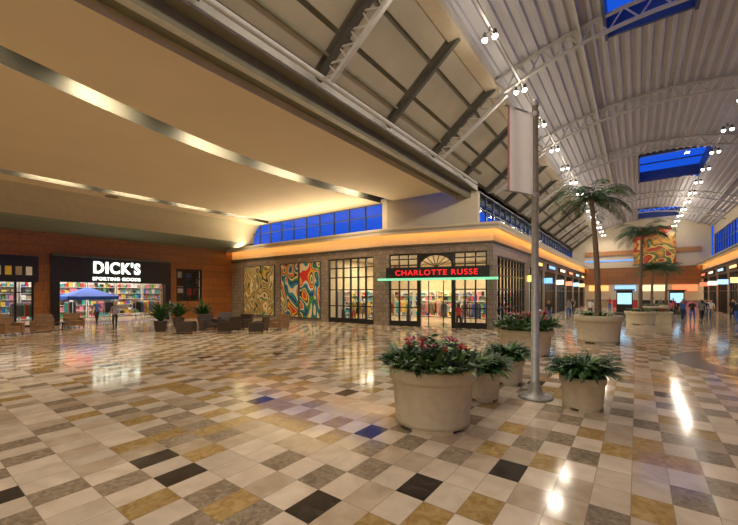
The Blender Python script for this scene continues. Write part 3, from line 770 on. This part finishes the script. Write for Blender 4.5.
# ------------------------------------------------------------------ furniture
def armchair(x,y,ang,mt):
    M=MB('armchair'); p=(0,0)
    M.obox(p,0,-0.36,0.36,-0.36,0.40,0.16,0.34,mt)
    M.obox(p,0,-0.29,0.29,-0.38,0.30,0.35,0.47,mt)
    M.obox(p,0,-0.44,-0.30,-0.40,0.40,0.12,0.64,mt); M.obox(p,0,0.30,0.44,-0.40,0.40,0.12,0.64,mt)
    M.hexa([(-.42,.26,.3),(.42,.26,.3),(.42,.44,.3),(-.42,.44,.3),(-.40,.36,.92),(.40,.36,.92),(.40,.52,.92),(-.40,.52,.92)],mt)
    for sx in (-.38,.38):
        for sy in (-.34,.34): M.tube([(sx,sy,0),(sx,sy,0.14)],0.025,BLK,8)
    o=M.done(bevel=0.04); o.location=(x,y,0); o.rotation_euler=(0,0,ang)
for (x,y,a,mt) in ((-19.6,9.9,2.4,LEATHD),(-20.4,11.6,1.4,LEATHD),(-19.0,12.9,0.3,LEATHD),(-18.0,11.4,-1.2,LEATHD),
                   (-16.6,12.3,-1.0,LEATHD),(-17.2,14.2,0.2,LEATHT),(-21.6,13.4,0.9,LEATHD),(-28.8,5.9,1.5,LEATHT),(-28.6,7.3,1.6,LEATHT),(-26.2,4.0,2.0,LEATHT),(-26.8,5.4,1.2,LEATHT)):
    armchair(x,y,a,mt)
for (x,y) in ((-19.2,11.3),(-27.6,6.5)):
    M=MB('coffee_table'); M.lathe((x,y),[(0.001,0.0),(0.22,0),(0.22,0.02),(0.04,0.04),(0.04,0.40),(0.35,0.41),(0.35,0.45),(0.001,0.45)],LEATHD,32); M.done((x,y,0))
M=MB('merchandise_table'); x,y=-29.8,10.6
M.box(x-0.5,x+0.5,y-0.9,y+0.9,0.7,0.76,WHITEW)
for a in (-.45,.45):
    for b in (-.85,.85): M.tube([(x+a,y+b,0),(x+a,y+b,0.7)],0.025,GALV,6)
for k in range(10): M.box(x-0.4+0.4*(k%2),x-0.05+0.4*(k%2),y-0.8+0.32*(k//2),y-0.55+0.32*(k//2),0.76,0.95+0.05*(k%3),PAL[k%10])
M.done((x,y,0))
SCR=emis('screen_glow',(0.35,0.7,1.0),1.2)
for (x,y) in ((-0.9,40.0),(3.3,49.0)):
    M=MB('directory_kiosk')
    M.box(x-0.7,x+0.7,y-0.3,y+0.3,0,0.5,DARKG); M.box(x-0.6,x+0.6,y-0.18,y+0.18,0.5,2.4,BLK); M.box(x-0.52,x+0.52,y-0.2,y-0.18,1.2,2.2,SCR); M.box(x-0.75,x+0.75,y-0.3,y+0.3,2.4,2.55,DARKG)
    M.done((x,y,0),bevel=0.02)
M=MB('bench_planter'); M.box(0.1,2.1,35.4,36.6,0,0.65,CONC); M.box(0,2.2,35.3,36.7,0.65,0.75,CONC)
for k in range(120): blade(M,(random.uniform(0.2,2.0),random.uniform(35.5,36.5),0.75),random.uniform(0,6.28),0.5,0.08,1.1,1.4,random.choice([LEAF,LEAF3,REDF]))
M.done()
M=MB('trash_can'); M.lathe((-5.6,27.5),[(0.001,0),(0.28,0),(0.30,0.05),(0.30,0.85),(0.33,0.87),(0.33,0.93),(0.2,1.05),(0.12,1.05),(0.12,0.9)],GALV,28); M.done((-5.6,27.5,0))

# ------------------------------------------------------------------ people
def person(name,x,y,ang,top,bottom,step=0.22,H=1.72,hair=HAIR,skin=SKIN,sleeve=1.15,longhair=False,slim=1.0):
    V=[];E=[];R=[]
    def v(p,r,par=None):
        V.append(p); R.append(r if isinstance(r,tuple) else (r,r))
        if par is not None: E.append((par,len(V)-1))
        return len(V)-1
    s=slim
    pel=v((0,0,.97),(.135*s,.105)); sp=v((0,0,1.12),(.118*s,.095),pel); ch=v((0,-.005,1.31),(.14*s,.10),sp); nb=v((0,0,1.45),(.07,.06),ch)
    nk=v((0,.01,1.52),.048,nb); h1=v((0,.025,1.575),(.062,.075),nk); h2=v((0,.015,1.645),(.078,.092),h1); h3=v((0,.005,1.70),(.06,.07),h2)
    for sg in (-1,1):
        st=step*sg
        sh=v((sg*.165*s,0,1.415),.058,ch); el=v((sg*.215*s,-.02-st*.35,1.15),.042,sh); wr=v((sg*.225*s,.05-st*.8,.92),.027,el)
        pm_=v((sg*.228*s,.065-st*.85,.865),(.024,.034),wr)
        for f in range(4):
            yy=(f-1.5)*.018; ln=(.07,.08,.075,.06)[f]
            k1=v((sg*.23*s,.07-st*.87+yy,.83),.0095,pm_); k2=v((sg*.226*s,.078-st*.87+yy,.83-ln*.55),.009,k1); v((sg*.218*s,.09-st*.87+yy,.83-ln),.0075,k2)
        t1=v((sg*.215*s,.11-st*.85,.86),.011,pm_); v((sg*.208*s,.125-st*.85,.825),.009,t1)
        hp=v((sg*.088,st*.05,.90),.092*s,pel); kn=v((sg*.095,st*.55+.03,.50),.06,hp); an=v((sg*.095,st*1.1-(.05 if st<0 else 0),.10),.04,kn)
        v((sg*.11,st*1.1+.14,.045),(.042,.035),an)
    me=bpy.data.meshes.new(name+'_src'); me.from_pydata(V,E,[]); ob=bpy.data.objects.new(name+'_src',me); scn.collection.objects.link(ob)
    import bmesh
    bm=bmesh.new(); bm.from_mesh(me); lay=bm.verts.layers.skin.verify()
    bm.verts.ensure_lookup_table()
    for i,vv in enumerate(bm.verts): vv[lay].radius=R[i]; vv[lay].use_root=(i==0)
    bm.to_mesh(me); bm.free()
    sk=ob.modifiers.new('skin','SKIN'); sk.use_smooth_shade=True
    ss=ob.modifiers.new('sub','SUBSURF'); ss.levels=1; ss.render_levels=1
    dg=bpy.context.evaluated_depsgraph_get(); nm=bpy.data.meshes.new_from_object(ob.evaluated_get(dg))
    bpy.data.objects.remove(ob)
    zmin=min(p.co.z for p in nm.vertices)
    M=MB(name)
    sc=H/1.76
    nv=[Vector(p.co)-Vector((0,0,zmin)) for p in nm.vertices]
    M.v=[tuple(p*sc) for p in nv]
    for f in nm.polygons:
        c_=sum((nv[i] for i in f.vertices),Vector())/len(f.vertices); c_.z+=zmin
        if c_.z>1.50:
            mt=hair if (c_.z>1.68 or c_.y<-0.02 and c_.z>1.54) else skin
        elif c_.z<0.085: mt=PAL[3]
        elif abs(c_.x)>.175*s and c_.z<sleeve and c_.z>.68: mt=skin
        elif c_.z>0.93: mt=top if c_.z<1.465 else skin
        else: mt=bottom
        M.f.append(tuple(f.vertices)); M.mi.append(M.m(mt)); M.sm.append(True)
    fz=lambda z:(z-zmin)*sc
    for sg in (-1,1):
        M.ball((sg*.03*sc,.092*sc,fz(1.635)),.011,PAL[2],8); M.ball((sg*.03*sc,.101*sc,fz(1.635)),.006,PAL[3],6)
        M.ball((sg*.076*sc,.01*sc,fz(1.625)),.022,skin,8,0.4,1,1.3)
    M.ball((0,.108*sc,fz(1.61)),.015,skin,8,0.8,1,1.4); M.ball((0,.098*sc,fz(1.575)),.018,REDF,8,1.2,0.5,0.35)
    if longhair: M.ball((0,-.05*sc,fz(1.58)),.10,hair,12,0.9,0.7,1.6)
    o=M.done(); o.location=(x,y,0.0); o.rotation_euler=(0,0,ang); return o
people=[(3.0,39.0,3.3,1,3,.22),(3.5,37.9,2.9,3,1,.2),(3.95,37.0,0.2,8,3,.24),(4.7,40.1,3.0,2,1,.2),(2.4,41.4,0.4,6,3,.15),(2.2,53.9,3.1,8,3,.2),(6.3,41.5,2.8,3,3,.2),(-4.7,35.0,0.1,8,1,.22),(5.2,43.0,3.2,2,7,.2),(-4.0,46.0,3.1,1,8,.2),
 (4.3,38.3,3.1,3,8,.2),(3.4,43.5,0.0,0,1,.2),(4.9,46.5,3.1,4,3,.2),(5.9,37.5,0.2,3,1,.22),(1.6,57.0,3.0,2,3,.2),(-2.6,52.0,0.1,0,1,.2),(-5.2,41.0,3.2,3,3,.2),(-29.5,13.6,1.6,3,8,.18),(-25.2,8.4,1.4,8,3,.2),(-30.3,9.0,-1.4,1,3,.2),
 (6.6,39.6,0.1,6,3,.2),(4.1,51.0,3.0,1,3,.2),(5.6,49.5,0.2,3,8,.22),(2.9,46.8,3.2,0,3,.2),(-5.6,31.5,0.2,3,1,.2),(-3.4,38.5,3.0,2,3,.2),(-6.0,48.5,3.1,8,3,.2)]
for k,(x,y,a,t,b,st) in enumerate(people):
    person('pedestrian',x,y,a,PAL[t],PAL[b],st,1.65+0.04*(k%4),HAIR if k%3 else HAIR2,longhair=(k%2==0),slim=0.92 if k%2==0 else 1.0)
person('pedestrian',-8.4,20.2,0.2,PAL[0],PAL[3],.2,1.66,HAIR,longhair=True,slim=0.9)
MSK=mat('mannequin_white',(0.7,0.68,0.64),0.35)
for k,(x,y) in enumerate(((-18.2,21.3),(-17.2,21.35),(-16.2,21.3),(-15.3,21.4),(-12.6,21.6),(-9.0,22.5),(-7.9,25.0),(-7.9,26.3),(-7.9,27.6))):
    person('mannequin',x,y,math.pi if y<23 else -R90,PAL[(k*3+2)%10],PAL[(k*7+3)%10],0.04,1.78,MSK,MSK,slim=0.88)

# ------------------------------------------------------------------ world + camera
w=bpy.data.worlds.new('dusk_sky'); scn.world=w; w.use_nodes=True
bg=w.node_tree.nodes['Background']; bg.inputs[0].default_value=(0.010,0.085,0.60,1); bg.inputs[1].default_value=1.2
cam=bpy.data.cameras.new('camera'); cam.sensor_width=36; cam.lens=362/738*36; cam.shift_y=30.5/738; cam.clip_end=500
co=bpy.data.objects.new('camera',cam); co.location=(0,0,2.2); co.rotation_euler=(R90,0,math.radians(36.5)); scn.collection.objects.link(co)
scn.camera=co
